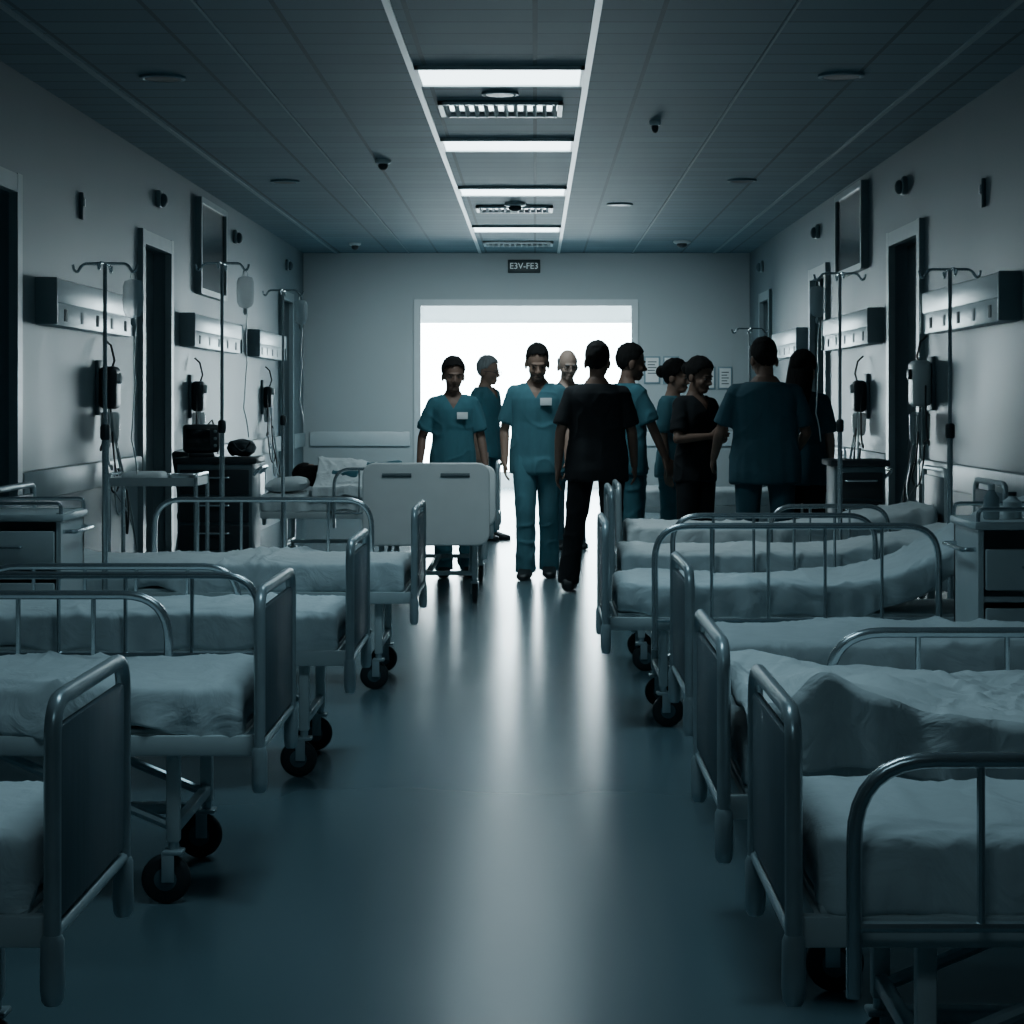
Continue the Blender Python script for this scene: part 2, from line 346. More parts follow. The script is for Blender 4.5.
def mattress(L,W,raise_,seed,z0=.475,th=.12,mess=.007):
    mb=MB(); rings=[]; nx=120; x0,x1=.05,L-.05; n=80
    for i in range(nx+1):
        u=i/nx; x=x0+(x1-x0)*u
        e=min(u,1-u)*(x1-x0); k=math.sqrt(max(0,1-(1-min(1,e/.04))**2)) if e<.04 else 1
        lift=0
        if raise_ and x>L*.52:
            q=(x-L*.52)/(L*.48); lift=raise_*(q*q*(3-2*q)*.5+q*.5)
        ring=[]
        for j in range(n):
            a=2*PI*j/n; c,s=math.cos(a),math.sin(a)
            yy=math.copysign(abs(c)**.24,c)*(W/2-.03); zz=math.copysign(abs(s)**.40,s)*th/2
            kk=.80+.20*k
            yy*=(.95+.05*k); zz*=kk
            w=noise.noise(V((x*2.6+seed*7,yy*3.5,seed)))*mess*1.0+crease(x,yy,seed)*mess*2.2+crease(x*1.6+5,yy*1.6,seed+2)*mess*1.2
            if s>-.1: zz+=w*min(1,(s+.1)*4)
            if abs(c)>.35:
                hang=.5-.5*zz/(th/2)
                dr=noise.noise(V((x*11+seed*3,seed,c*2)))*.018+noise.noise(V((x*23+zz*14,seed,zz*9)))*.012
                yy+=math.copysign(dr*(.3+hang)+.016*hang,c)
                if s<-.2: zz+=noise.noise(V((x*4.5,seed*2,math.copysign(1,c))))*.045-.028
            ring.append(V((x,yy,z0+th/2+zz+lift)))
        rings.append(ring)
    return mb.loft(rings)
def bed_end(t,name,x,W,top,m_panel,m_tube,bot=.36):
    hw=W/2; r=.0155; solid=m_panel is M_panelw
    f=MB(); tt=top-.05 if solid else top
    f.tube(fillet([(x,-hw,bot),(x,-hw,tt),(x,hw,tt),(x,hw,bot)],.07,6),r,12)
    f.tube([(x,-hw,.43),(x,hw,.43)],.012,10)
    e=f.build(name,m_tube,t)
    if solid:
        def rr(ins):
            a,b=hw+.035-ins,.09
            return fillet([(0,0,.40+ins),(0,a,.40+ins),(0,a,top+.01-ins),(0,-a,top+.01-ins),(0,-a,.40+ins),(0,-.001,.40+ins)],b,7)
        mb=MB(); mb.loft([[V((x+dx,p.y,p.z)) for p in rr(i)] for dx,i in ((-.026,.012),(-.024,.004),(-.018,0),(.018,0),(.024,.004),(.026,.012))])
        mb.build('end_panel',m_panel,e,ang=60)
        for s in (-1,1):
            MB().tube([(x-.027,s*hw*.25,top-.07),(x-.027,s*hw*.75,top-.07)],.013,8).build('grip_recess',M_base,e)
    else:
        MB().box((x,0,(.45+top-.045)/2),(.018,W-.055,top-.045-.45),bev=.008).build('end_panel',m_panel,e)
    for s in (-1,1):
        MB().rev((x,s*hw,bot-.05),(0,0,1),[(0,.014),(.008,.019),(.03,.0215),(.11,.0205),(.12,.0165)],16).build('post_socket',M_enamel,e)
    return e
def rail(t,side,x0,x1,top,W):
    y=side*(W/2+.025); r=MB()
    r.tube(fillet([(x0,y,.33),(x0,y,top),(x1,y,top),(x1,y,.33)],.14,8),.014,10)
    r=r.build('side_rail',M_steel,t)
    n=max(3,int((x1-x0)/.2))
    for k in range(1,n):
        x=x0+(x1-x0)*k/n; MB().tube([(x,y,.45),(x,y,top)],.0075,8).build('rail_bar',M_steel,r)
    MB().tube([(x0,y,.45),(x1,y,.45)],.010,8).build('rail_lower_bar',M_steel,r)
def bed(x,y,rz,label,group,rails=(),raise_=0,seed=0,L=1.95,W=.68,top=.84,m_panel=None,head_top=.93,mess=.010,m_tube=None,leg_q=.24):
    t=thing('hospital_bed',label,'bed',(x,y,0),rz,group)
    m_panel=m_panel or M_panel; m_tube=m_tube or M_enamel
    bed_end(t,'footboard',0,W,top,m_panel,m_tube)
    bed_end(t,'headboard',L,W,head_top,m_panel,m_tube)
    f=MB()
    for s in (-1,1): f.box((L/2,s*(W/2-.03),.43),(L-.03,.03,.055),bev=.005)
    for q in (.06,.3,.8,1.2,L-.3,L-.06): f.box((q,0,.435),(.035,W-.06,.04))
    f.box((L/2,0,.463),(L-.1,W-.07,.016),bev=.004)
    f.build('bed_frame',M_white,t)
    for q in (leg_q,L-.25):
        for s in (-1,1):
            yy=s*(W/2-.07)
            g=MB(); g.box((q,yy,.29),(.036,.036,.25),bev=.006); g.build('leg',M_white,t)
            caster(t,q,yy)
    c=MB()
    for q in (leg_q,L-.25): c.box((q,0,.2),(.028,W-.14,.03),bev=.005)
    c.box((L/2,0,.2),(L-.5,.04,.03),bev=.005)
    c.tube([(.25,-W/2+.10,.2),(.75,-W/2+.10,.41)],.014,8); c.tube([(.25,W/2-.10,.2),(.75,W/2-.10,.41)],.014,8)
    c.build('chassis_bars',M_enamel,t)
    mattress(L,W,raise_,seed,mess=mess).build('mattress',M_sheet,t,ang=75)
    for s,x0,x1,tp in rails: rail(t,s,x0,x1,tp,W)
    return t
gl='beds along the left wall'; gr='beds along the right wall'; hw=.34
bed(-.83,3.44+.295,PI,'nearest left hospital bed, mostly cropped by the left photo edge',gl,seed=1,top=.83,W=.59)
bed(-.73,5.3+hw,PI,'second left hospital bed from the camera, bare mattress, casters showing below',gl,[(-1,.37,1.5,.765)],seed=2,mess=.014)
bed(-.657,7.1+hw,PI,'third left hospital bed from the camera, with rails on both sides',gl,[(1,.32,1.5,.73),(-1,.5,1.5,.70)],seed=3,leg_q=.17)
bed(-.56,9.3+hw,PI,'fourth left hospital bed from the camera, by the nearest left drip stand',gl,[(-1,.26,1.35,.85)],seed=4,W=.74,mess=.014,leg_q=.17)
bed(-.71,13.05,PI/2,'white-ended hospital bed turned lengthwise in the aisle before the woman in teal','beds standing in the aisle',raise_=.12,seed=5,W=.76,top=.93,m_panel=M_panelw,head_top=.85,m_tube=M_white)
bed(-.30,15.95+hw,PI,'farthest left hospital bed holding the dark-haired patient',gl,[(1,.5,1.3,.80)],seed=6,head_top=.80)
bed(.445,3.44+.30,0,'nearest right hospital bed with a tubular rail on its near side',gr,[(-1,.10,1.4,.735)],seed=7,top=.81,W=.60)
bed(.425,4.5+hw,0,'second right hospital bed from the camera, under the crumpled blanket',gr,[(1,.34,1.5,.745)],seed=8,top=.80)
bed(.48,6.2+hw,0,'third right hospital bed from the camera, flat bare mattress beside the cabinet',gr,seed=9,top=.82)
bed(.29,8.2+hw,0,'fourth right hospital bed from the camera, long rail and raised head end',gr,[(-1,.2,1.36,.835)],raise_=.34,seed=10,mess=.014)
bed(.38,9.9+hw,0,'fifth right hospital bed from the camera',gr,[(-1,.3,1.3,.78)],seed=11,raise_=.12,top=.9,leg_q=.15)
bed(.5,11.9+hw,0,'sixth right hospital bed from the camera, before the standing group',gr,[(-1,.9,1.6,.72)],raise_=.12,seed=12)
bed(.66,16.8+hw,0,'farthest right hospital bed behind the standing group',gr,seed=13)

def blanket(label,loc,rz,x0,x1,hwid,drop,top,amp,seed,m,under=None):
    mb=MB(); nx,ny=170,120; S=hwid+drop; g=[]
    for i in range(nx+1):
        row=[]
        for j in range(ny+1):
            u=i/nx; s=-S+2*S*j/ny
            x=x0+(x1-x0)*u+.05*noise.noise(V((s*4,seed,2)))
            a=abs(s)
            z=top+amp*crease(x*.9,s*.9,seed)+amp*.6*crease(x*1.5+3,s*1.5,seed+1.3)+amp*.35*(noise.noise(V((x*5,s*5,seed+4)))+.5)
            if under: z+=under(x,s)
            if a<=hwid: y=s
            else:
                y=math.copysign(hwid+.012+.034*(1+noise.noise(V((x*9,seed,s*2)))),s); z=z-(a-hwid)*(1+.35*noise.noise(V((x*6,seed,1))))
            row.append(mb.bm.verts.new((x,y,z)))
        g.append(row)
    for i in range(nx):
        for j in range(ny): mb.bm.faces.new((g[i][j],g[i+1][j],g[i+1][j+1],g[i][j+1]))
    o=mb.build('blanket',m); modded(o,[('SMOOTH',dict(factor=.5,iterations=2)),('SOLIDIFY',dict(thickness=.012,offset=1))])
    o.location=loc; o.rotation_euler=(0,0,rz); return tag(o,label,'blanket')
def under2(x,s):
    fall=math.exp(-(max(0,x-.24)/.28)**2); w=0
    for k,(a,f,ph) in enumerate(((.45,11,.3),(-.6,13,1.4),(.9,17,2.4))):
        t=x*f+s*f*a+ph+2.1*noise.noise(V((x*2.6,s*2.6,k*3.0)))
        w+=(.5+.5*math.sin(t))**2.6*(.6+.9*noise.noise(V((x*3+k,s*3,5))))*.045
    return .045*fall*(.8+.5*noise.noise(V((x*3,s*2.5,9))))+max(0,w)*(.20+.85*fall)
blanket('crumpled white blanket bunched at the aisle end of the second right bed',(.425,4.5+hw,0),0,.045,1.35,.315,.15,.604,.028,2.2,M_blanket,under2)
blanket('white blanket covering the patient on the farthest left bed',(-.30,15.95+hw,0),PI,.06,1.46,.325,.06,.615,.03,5.1,M_blanket,lambda x,s:.26*math.exp(-(s/.24)**2)*min(1,max(.55,x*.8)))
def pillow(label,loc,rz,tilt=0):
    mb=MB(); n=26
    for sgn in (1,-1):
        rows=[]
        for i in range(n+1):
            row=[]
            for j in range(n+1):
                a=-1+2*i/n; b=-1+2*j/n; h=((1-a**4)*(1-b**4))**.55*.06*(1+.15*noise.noise(V((a*2,b*2,loc[0]))))
                x=a*.18*(1-.06*b*b); y=b*.29*(1-.06*a*a)
                row.append(mb.bm.verts.new((x,y,sgn*h)))
            rows.append(row)
        for i in range(n):
            for j in range(n): mb.bm.faces.new((rows[i][j],rows[i+1][j],rows[i+1][j+1],rows[i][j+1]))
    bmesh.ops.remove_doubles(mb.bm,verts=mb.bm.verts,dist=.0005)
    o=mb.build('pillow',M_pillow,ang=80); o.location=loc; o.rotation_euler=(0,tilt,rz); return tag(o,label,'pillow')
pillow('white pillow under the dark-haired patient on the farthest left bed',(-2.0,15.95+hw,.665),0,R(-6))
pillow('white pillow at the head of the white-ended aisle bed',(-.71,14.7,.775),PI/2,0)

# ------------------------------------------------------------------ drip stands
def iv_pole(x,y,h,label,rz=0):
    t=thing('iv_pole',label,'drip stand',(x,y,0),rz,'drip stands')
    p=MB(); p.tube([(0,0,.10),(0,0,1.2)],.0135,12); p.tube([(0,0,1.15),(0,0,h)],.0095,12); p.build('pole',M_steel,t)
    MB().rev((0,0,1.17),(0,0,1),[(0,.018),(.01,.022),(.06,.022),(.07,.016)]).build('height_collar',M_dark,t)
    b=MB(); b.rev((0,0,.085),(0,0,1),[(0,.045),(.03,.05),(.06,.03)])
    for k in range(5):
        a=2*PI*k/5; b.tube([(0,0,.105),(.23*math.cos(a),.23*math.sin(a),.075)],[.017,.011],8)
    b.build('star_base',M_steel,t)
    for k in range(5):
        a=2*PI*k/5; MB().rev((.23*math.cos(a)-.009,.23*math.sin(a),.033),(1,0,0),[(0,.025),(.004,.033),(.016,.033),(.02,.025)],16).build('wheel',M_rubber,t)
    hk=MB()
    for s in (-1,1):
        hk.tube(fillet([(0,0,h-.005),(s*.10,0,h-.005),(s*.125,0,h-.045),(s*.14,0,h-.035),(s*.145,0,h-.01)],.02,4),.0065,8)
        hk.tube(fillet([(0,0,h-.005),(0,s*.10,h-.005),(0,s*.125,h-.045),(0,s*.145,h-.01)],.02,4),.0065,8)
    hk.build('hook_arms',M_steel,t); return t
def iv_bag(x,y,z,label,sc_=.78):
    t=thing('infusion_bag',label,'infusion bag',(x,y,z),0,'infusion bags'); k=sc_
    rings=[]
    for zz,a,b in ((-.04,.02,.006),(-.05,.05,.012),(-.08,.060,.020),(-.16,.062,.026),(-.22,.058,.026),(-.25,.045,.016),(-.265,.015,.008)):
        rings.append([V((a*k*math.cos(2*PI*j/18),b*k*math.sin(2*PI*j/18),zz*k)) for j in range(18)])
    MB().loft(rings).build('bag_pouch',M_bag,t)
    MB().tube([(-.018*k,0,-.045*k),(-.012*k,0,-.003),(.012*k,0,-.003),(.018*k,0,-.045*k)],.003,6).build('hanging_loop',M_tube,t)
    MB().rev((0,0,-.31*k),(0,0,1),[(0,.005),(.01,.011),(.03,.011),(.038,.005)]).build('drip_chamber',M_glass,t)
    pts=[(0,0,-.26*k),(0,0,-.35*k),(.02,.01,-.50),(-.02,0,-.75),(.03,.0,-.95)]
    P=[]
    for i in range(len(pts)-1):
        for q in range(5): P.append(V(pts[i]).lerp(V(pts[i+1]),q/5)+V((.012*math.sin((i*5+q)*.5),0,0)))
    MB().tube(P,.0035,6).build('drip_tube',M_tube,t)
iv_pole(PX(105,9.02),9.02,1.97,'drip stand nearest the camera on the left, by the cabinet')
iv_bag(PX(105,9.02)+.127,9.02,1.925,'infusion bag on the nearest left drip stand')
iv_pole(PX(222,10.9),10.9,2.1,'second left drip stand, before the middle bedhead panel')
iv_bag(PX(222,10.9)+.127,10.9,2.055,'infusion bag on the second left drip stand')
iv_pole(PX(283,14.3),14.3,2.14,'farthest left drip stand, near the back left corner')
iv_bag(PX(283,14.3)+.127,14.3,2.095,'small infusion bag on the farthest left drip stand')
iv_pole(PX(950,9.42),9.42,1.97,'drip stand nearest the camera on the right wall side')
iv_pole(PX(840,11.3),11.3,2.07,'second right drip stand, beside the dark right doorway')
iv_bag(PX(840,11.3)-.127,11.3,2.025,'infusion bag on the second right drip stand')
iv_pole(PX(750,16.1),16.1,1.93,'farthest right drip stand behind the standing group')

# ------------------------------------------------------------------ cabinets, carts
def cabinet(x,y,label,face,h=.93):
    t=thing('bedside_cabinet',label,'cabinet',(x,y,0),0,'bedside cabinets')
    w,d=.46,.42
    b=MB(); b.box((-w/2+.01,0,.5),(.02,d,h-.16)); b.box((w/2-.01,0,.5),(.02,d,h-.16)); b.box((0,d/2-.01,.5),(w,.02,h-.16)); b.box((0,0,.11),(w,d,.03)); b.box((0,0,.62),(w-.02,d-.02,.02))
    b.build('cabinet_body',M_white,t,smooth=False)
    MB().box((0,0,h-.06),(w+.03,d+.03,.03),bev=.008).build('cabinet_top',M_white,t)
    g=MB(); g.tube(fillet([(-w/2,-d/2,h-.05),(-w/2,-d/2,h),(w/2,-d/2,h),(w/2,-d/2,h-.05)],.03),.008,8); g.tube(fillet([(-w/2,d/2,h-.05),(-w/2,d/2,h),(w/2,d/2,h),(w/2,d/2,h-.05)],.03),.008,8); g.build('top_rail',M_steel,t)
    dr=MB().box((0,-d/2-.008,.73),(w-.05,.02,.15),bev=.006).build('drawer',M_white,t)
    MB().tube(fillet([(-.07,-d/2-.015,.74),(-.07,-d/2-.04,.74),(.07,-d/2-.04,.74),(.07,-d/2-.015,.74)],.01),.006,8).build('handle',M_steel,dr)
    do=MB().box((0,-d/2-.008,.36),(w-.05,.02,.46),bev=.006).build('cabinet_door',M_white,t)
    MB().tube(fillet([(.16,-d/2-.015,.3),(.16,-d/2-.04,.3),(.16,-d/2-.04,.44),(.16,-d/2-.015,.44)],.01),.006,8).build('handle',M_steel,do)
    sr=MB(); sr.tube(fillet([(face*(w/2),-d/2+.04,.8),(face*(w/2+.05),-d/2+.04,.8),(face*(w/2+.05),d/2-.04,.8),(face*(w/2),d/2-.04,.8)],.03),.009,8); sr.build('towel_rail',M_steel,t)
    for sx in (-1,1):
        for sy in (-1,1):
            c=MB(); c.box((sx*(w/2-.04),sy*(d/2-.04),.08),(.03,.03,.05)); c=c.build('caster',M_steel,t)
            MB().rev((sx*(w/2-.04)-.011,sy*(d/2-.04),.035),(1,0,0),[(0,.028),(.004,.035),(.018,.035),(.022,.028)],16).build('wheel',M_rubber,c)
    return t
cabinet(1.85,7.52,'white bedside cabinet between the third and fourth right beds, bottles on top',-1,.95)
cabinet(-2.2,8.52,'grey bedside cabinet between the third and fourth left beds',1,.92)
def bottle(x,y,z,h,r,m,label,cap=M_white):
    t=thing('bottle',label,'bottle',(x,y,z),0,'bottles and jars on the right cabinet')
    MB().rev((0,0,0),(0,0,1),[(0,r*.9),(.006,r),(h*.62,r),(h*.75,r*.55),(h*.84,r*.38),(h*.86,r*.38)]).build('bottle_body',m,t)
    MB().rev((0,0,h*.85),(0,0,1),[(0,r*.45),(h*.14,r*.45),(h*.15,r*.35)]).build('bottle_cap',cap,t)
z=.906
bottle(1.70,7.45,z,.13,.03,M_glass,'clear bottle leftmost on the right cabinet'); bottle(1.79,7.50,z,.10,.035,M_white,'squat white bottle in the middle of the right cabinet top',M_dark)
bottle(1.89,7.46,z,.12,.028,M_glass,'clear bottle rightmost on the right cabinet')
def cart(x,y,w,d,h,label,m,trays):
    t=thing('medical_cart',label,'cart',(x,y,0),0,'equipment carts')
    f=MB()
    for sx in (-1,1):
        for sy in (-1,1): f.tube([(sx*w/2,sy*d/2,.09),(sx*w/2,sy*d/2,h)],.012,8)
        f.tube(fillet([(sx*w/2,-d/2,h),(sx*w/2,-d/2,h+.06),(sx*w/2,d/2,h+.06),(sx*w/2,d/2,h)],.03),.01,8)
    f.build('cart_frame',M_steel,t)
    for zz in trays:
        s=MB(); s.box((0,0,zz),(w,d,.014),bev=.003)
        for q in (-1,1): s.box((0,q*d/2,zz+.02),(w,.008,.045)); s.box((q*w/2,0,zz+.02),(.008,d,.045))
        s.build('cart_tray',m,t,smooth=False)
    for sx in (-1,1):
        for sy in (-1,1):
            c=MB().box((sx*w/2,sy*d/2,.08),(.03,.03,.04)).build('caster',M_steel,t)
            MB().rev((sx*w/2-.011,sy*d/2,.038),(1,0,0),[(0,.03),(.004,.038),(.018,.038),(.022,.03)],16).build('wheel',M_rubber,c)
    return t
cart(-2.2,11.7,.5,.4,.86,'steel two-tray trolley behind the fourth left bed',M_white,(.3,.86))
tag(MB().box((-2.28,11.68,.903),(.24,.2,.06),bev=.025,seg=3).build('folded_towel',M_pillow),'folded white towel on the steel trolley','towel')
d_=MB(); d_.rev((-2.05,11.62,.868),(0,0,1),[(0,.06),(.01,.075),(.05,.09),(.055,.085),(.05,.08),(.015,.065),(.014,.01)]); tag(d_.build('steel_basin',M_steel),'round steel basin on the trolley','basin')
def drawer_cart(x,y,label,w=.5):
    t=thing('drawer_cart',label,'cart',(x,y,0),0,'drawer carts'); d,h=.40,.96
    MB().box((0,0,.53),(w,d,.8),bev=.01).build('cart_body',M_base,t)
    MB().box((0,0,.945),(w+.06,d+.03,.04),bev=.01).build('cart_top',M_dark,t)
    for k in range(4):
        zz=.25+k*.185; q=MB().box((0,-d/2-.008,zz),(w-.04,.02,.165),bev=.006).build('drawer',M_dark,t)
        MB().tube(fillet([(-.1,-d/2-.015,zz+.03),(-.1,-d/2-.04,zz+.03),(.1,-d/2-.04,zz+.03),(.1,-d/2-.015,zz+.03)],.01),.007,8).build('handle',M_steel,q)
    MB().tube(fillet([(w/2,-.16,.85),(w/2+.05,-.16,.9),(w/2+.05,.16,.9),(w/2,.16,.85)],.03),.011,8).build('push_handle',M_steel,t)
    for sx in (-1,1):
        for sy in (-1,1):
            c=MB().box((sx*(w/2-.05),sy*.16,.11),(.03,.03,.06)).build('caster',M_steel,t)
            MB().rev((sx*(w/2-.05)-.012,sy*.16,.045),(1,0,0),[(0,.036),(.005,.045),(.02,.045),(.024,.036)],16).build('wheel',M_rubber,c)
drawer_cart(-2.13,13.5,'dark-topped drawer cart carrying dark equipment by the left wall'); drawer_cart(2.08,12.98,'narrow dark drawer cart in the clutter behind the sixth right bed',.32)
def monitor(x,y,z,label,rz,w,h):
    t=thing('patient_monitor',label,'monitor',(x,y,z),rz)
    MB().box((0,0,.015),(w*.7,.14,.03),bev=.008).build('monitor_foot',M_dark,t)
    MB().box((0,0,.03+h/2),(w,.13,h),bev=.025,seg=3).build('monitor_casing',M_dark,t)
    MB().box((-w*.1,-.067,.03+h/2),(w*.66,.006,h*.66),bev=.002).build('monitor_screen',M_black,t)
    for k in range(3): MB().rev((w*.37,-.064,.03+h*(.25+.25*k)),(0,-1,0),[(0,.011),(.008,.011),(.010,.008)]).build('knob',M_trim,t)
    MB().tube([(w*.2,.02,.03+h),(w*.3,.0,h+.06),(w*.42,-.03,h*.8),(w*.46,-.07,h*.4),(w*.44,-.075,.02)],.006,6).build('monitor_cable',M_rubber,t)
monitor(-2.25,13.48,.966,'dark patient monitor on the left drawer cart',R(14),.24,.19)
def soft_bag(x,y,z,w,d,h,label,rz,sd):
    t=thing('soft_bag',label,'bag',(x,y,z),rz)
    rings=[]
    for i in range(15):
        u=i/14; sq=(1-abs(2*u-1)**4)**.5*.95+.05
        ring=[]
        for j in range(32):
            a=2*PI*j/32; c,s=math.cos(a),math.sin(a)
            yy=math.copysign(abs(c)**.6,c)*d/2*sq; zz=math.copysign(abs(s)**.6,s)*h/2*sq*(1-.25*abs(2*u-1)+.1*noise.noise(V((u*4,sd,0))))
            k=1+.22*noise.noise(V((u*5+sd,c*2,s*2)))
            ring.append(V((-w/2+w*u,yy*k,max(0,h/2+zz*k) if s<0 else h/2+zz*k)))
        rings.append(ring)
    MB().loft(rings).build('bag_body',M_chair,t,ang=80)
    MB().tube([(-w*.3+w*.6*q/10,-d*.52+.01*math.sin(q),h*(.85-.5*math.sin(PI*q/10))) for q in range(11)],.007,6).build('bag_strap',M_dark,t)
soft_bag(-1.98,13.5,.967,.20,.24,.12,'lumpy dark bag beside the monitor on the left drawer cart',R(8),1.5)
def chair(x,y,rz,label):
    t=thing('visitor_chair',label,'chair',(x,y,0),rz)
    MB().box((0,0,.46),(.46,.44,.07),bev=.025,seg=3).build('seat',M_chair,t)
    MB().box((0,.21,.74),(.44,.05,.44),MX.Rotation(R(-8),3,'X'),bev=.022,seg=3).build('backrest',M_chair,t)
    for sx in (-1,1):
        MB().tube([(sx*.2,-.18,.44),(sx*.21,-.2,0)],.012,8).build('leg',M_steel,t)
        MB().tube([(sx*.2,.24,.9),(sx*.2,.19,.44),(sx*.21,.25,0)],.012,8).build('leg',M_steel,t)
chair(-2.45,15.25,R(120),'dark upholstered visitor chair before the farthest left bed')

# ------------------------------------------------------------------ people
def person(label,loc,yaw,h,skin,top,bot,hair,style='short',arms=None,legs=None,head=(0,0),wide=1.0,shoe=None,vox=.006,face=True,badge=None,glasses=False,lie=None,girth=1.0,beard=False):
    root=thing('person',label,'person',loc,yaw)
    if lie: root.rotation_euler=lie
    k=h/1.73; arms=arms or {}; legs=legs or {}
    J={}
    for s in (-1,1):
        th,sh=legs.get(s,((s*.02,0,-1),(s*.0,.02,-1)))
        hip=V((s*.085*wide,0,.92)); kn=hip+V(th).normalized()*.43; an=kn+V(sh).normalized()*.41
        J[s]=(hip,kn,an)
    dz=.085-min(J[-1][2].z,J[1][2].z)
    up=V((0,0,dz))
    for s in J: J[s]=tuple(p+up for p in J[s])
    def T(x,y,z): return V((x,y,z))+up
    A={}
    for s in (-1,1):
        u,f=arms.get(s,((s*.12,.02,-1),(s*.02,-.16,-1)))
        sh=T(s*.160*wide,0.005,1.368); el=sh+V(u).normalized()*.285; wr=el+V(f).normalized()*.25
        A[s]=(sh,el,wr,V(f).normalized())
    piv=T(0,-.008,1.458); HM=MX.Translation(piv)@MX.Rotation(head[0],4,'Z')@MX.Rotation(head[1],4,'X')@MX.Scale(1.10,4)
    S=MX.Diagonal((k,k,k,1))
    def rings(lst,off=0,n=28):
        return [[T((rx*wide+off)*math.cos(2*PI*j/n),yc+(ry*girth+off)*math.sin(2*PI*j/n),z) for j in range(n)] for z,rx,ry,yc in lst]
    TOR=[(.83,.142,.095,.01),(.90,.162,.110,.012),(.97,.158,.106,.008),(1.06,.143,.097,0),(1.15,.140,.097,0),(1.25,.152,.107,-.003),(1.32,.158,.110,0),(1.37,.150,.100,.006),(1.405,.120,.084,.012),(1.435,.086,.067,.014),(1.475,.060,.056,.012)]
    b=MB(); b.loft(rings(TOR,-.004))
    b.limb([T(0,.014,1.42),T(0,.008,1.47),HM@V((0,.012,.06))],[.064,.056,.055])
    b.ell((0,.012,.150),(.074,.094,.098),HM,24,16); b.ell((0,-.020,.095),(.060,.068,.085),HM,24,16); b.ell((0,-.050,.032),(.036,.036,.026),HM)
    b.limb([HM@V((0,-.086,.125)),HM@V((0,-.107,.090))],[.007,.0125],8)
    b.ell((0,-.076,.139),(.046,.015,.009),HM); b.ell((0,-.085,.056),(.018,.008,.006),HM); b.ell((0,-.083,.046),(.016,.008,.006),HM)
    for s in (-1,1):
        b.ell((s*.075,.014,.105),(.011,.022,.033),HM); b.ell((s*.036,-.058,.088),(.022,.023,.024),HM); b.ell((s*.010,-.096,.084),.0095,HM)
        b.ell((s*.029,-.0745,.1235),(.0145,.010,.0065),HM)
        hip,kn,an=J[s]; b.limb([hip,hip.lerp(kn,.3),kn,kn.lerp(an,.28),an,an-V((0,0,.03))],[.078,.072,.05,.052,.035,.037])
        b.limb([an-V((0,-.03,.045)),an+V((s*.015,-.14,-.055))],[.034,.026])
        sh,el,wr,f=A[s]; b.limb([sh.lerp(T(0,0,1.355),.35),sh-V((s*.008,0,.008)),sh.lerp(el,.4),el,el.lerp(wr,.25),wr],[.048,.044,.041,.036,.036,.025])
        nn=V((-s,0,0)); nn=(nn-f*nn.dot(f))
        if nn.length<.3: nn=V((0,0,-1))+f*f.z
        nn.normalize(); l=V((0,-1,0)); l=(l-f*l.dot(f)-nn*l.dot(nn))
        if l.length<.2: l=f.cross(nn)
        l.normalize()
        pr=[]
        for tt,a,c in ((-.01,.024,.019),(.02,.034,.018),(.06,.042,.016),(.088,.042,.013)):
            pr.append([wr+f*tt+l*a*math.cos(2*PI*j/14)+nn*c*math.sin(2*PI*j/14) for j in range(14)])
        b.loft(pr)
        for i,(ln,cu) in enumerate(((.066,.35),(.076,.42),(.070,.5),(.054,.6))):
            base=wr+f*.082+l*(.0325-.0217*i); d1=(f+nn*cu*.5).normalized(); d2=(f+nn*cu*1.6).normalized()
            m=base+d1*ln*.5; b.limb([base,m,m+d2*ln*.5],[.0088,.0084,.0072],8)
        tb=wr+f*.028+l*.03; t1=tb+(l*.75+f*.75+nn*.3).normalized()*.042; b.limb([tb,t1,t1+(f+l*.15+nn*.35).normalized()*.034],[.014,.0105,.009],8)
    bo=b.build('body',skin,root,tf=S)
    modded(bo,[('REMESH',dict(mode='VOXEL',voxel_size=vox)),('SMOOTH',dict(factor=.5,iterations=2))])
    sd=h*31+loc[0]*9
    def folds(amp,zh):
        def post(me):
            ns=[v.normal.copy() for v in me.vertices]
            for v,nr in zip(me.vertices,ns):
                p=v.co
                dr=max(0,min(1,(zh-p.z)/.5)) if zh else .6
                w1=noise.noise(V((p.x*15+sd,p.y*15,p.z*2.2)))
                r2=1-min(1,abs(noise.noise(V((p.x*4+p.z*5,p.y*5,p.z*4-p.x*4+sd))))*5)
                w=.25+w1*(.35+.8*dr)+.9*r2*r2*(.4+noise.noise(V((p.x*3,p.y*3,p.z*3+sd))))
                v.co=p+nr*w*amp
        return post
    c=MB(); CT=[(.77,.180,.124,.012),(.84,.180,.124,.012)]+[(z,rx*1.03+(.012 if z<1.2 else .003),ry*1.02,yc) for z,rx,ry,yc in TOR[1:-1]]
    c.loft(rings(CT,.014))
    for s in (-1,1):
        sh,el,wr,f=A[s]; e2=sh.lerp(el,.80)
        c.limb([sh.lerp(T(0,0,1.355),.5),sh-V((s*.008,0,.006))],[.070,.061]); c.tube([sh-V((s*.008,0,.006)),sh.lerp(el,.4),e2],[.060,.061,.067],18)
    co=c.build('black_top' if top is M_blk else 'scrub_top',top,root,tf=S)
    NK=1.438
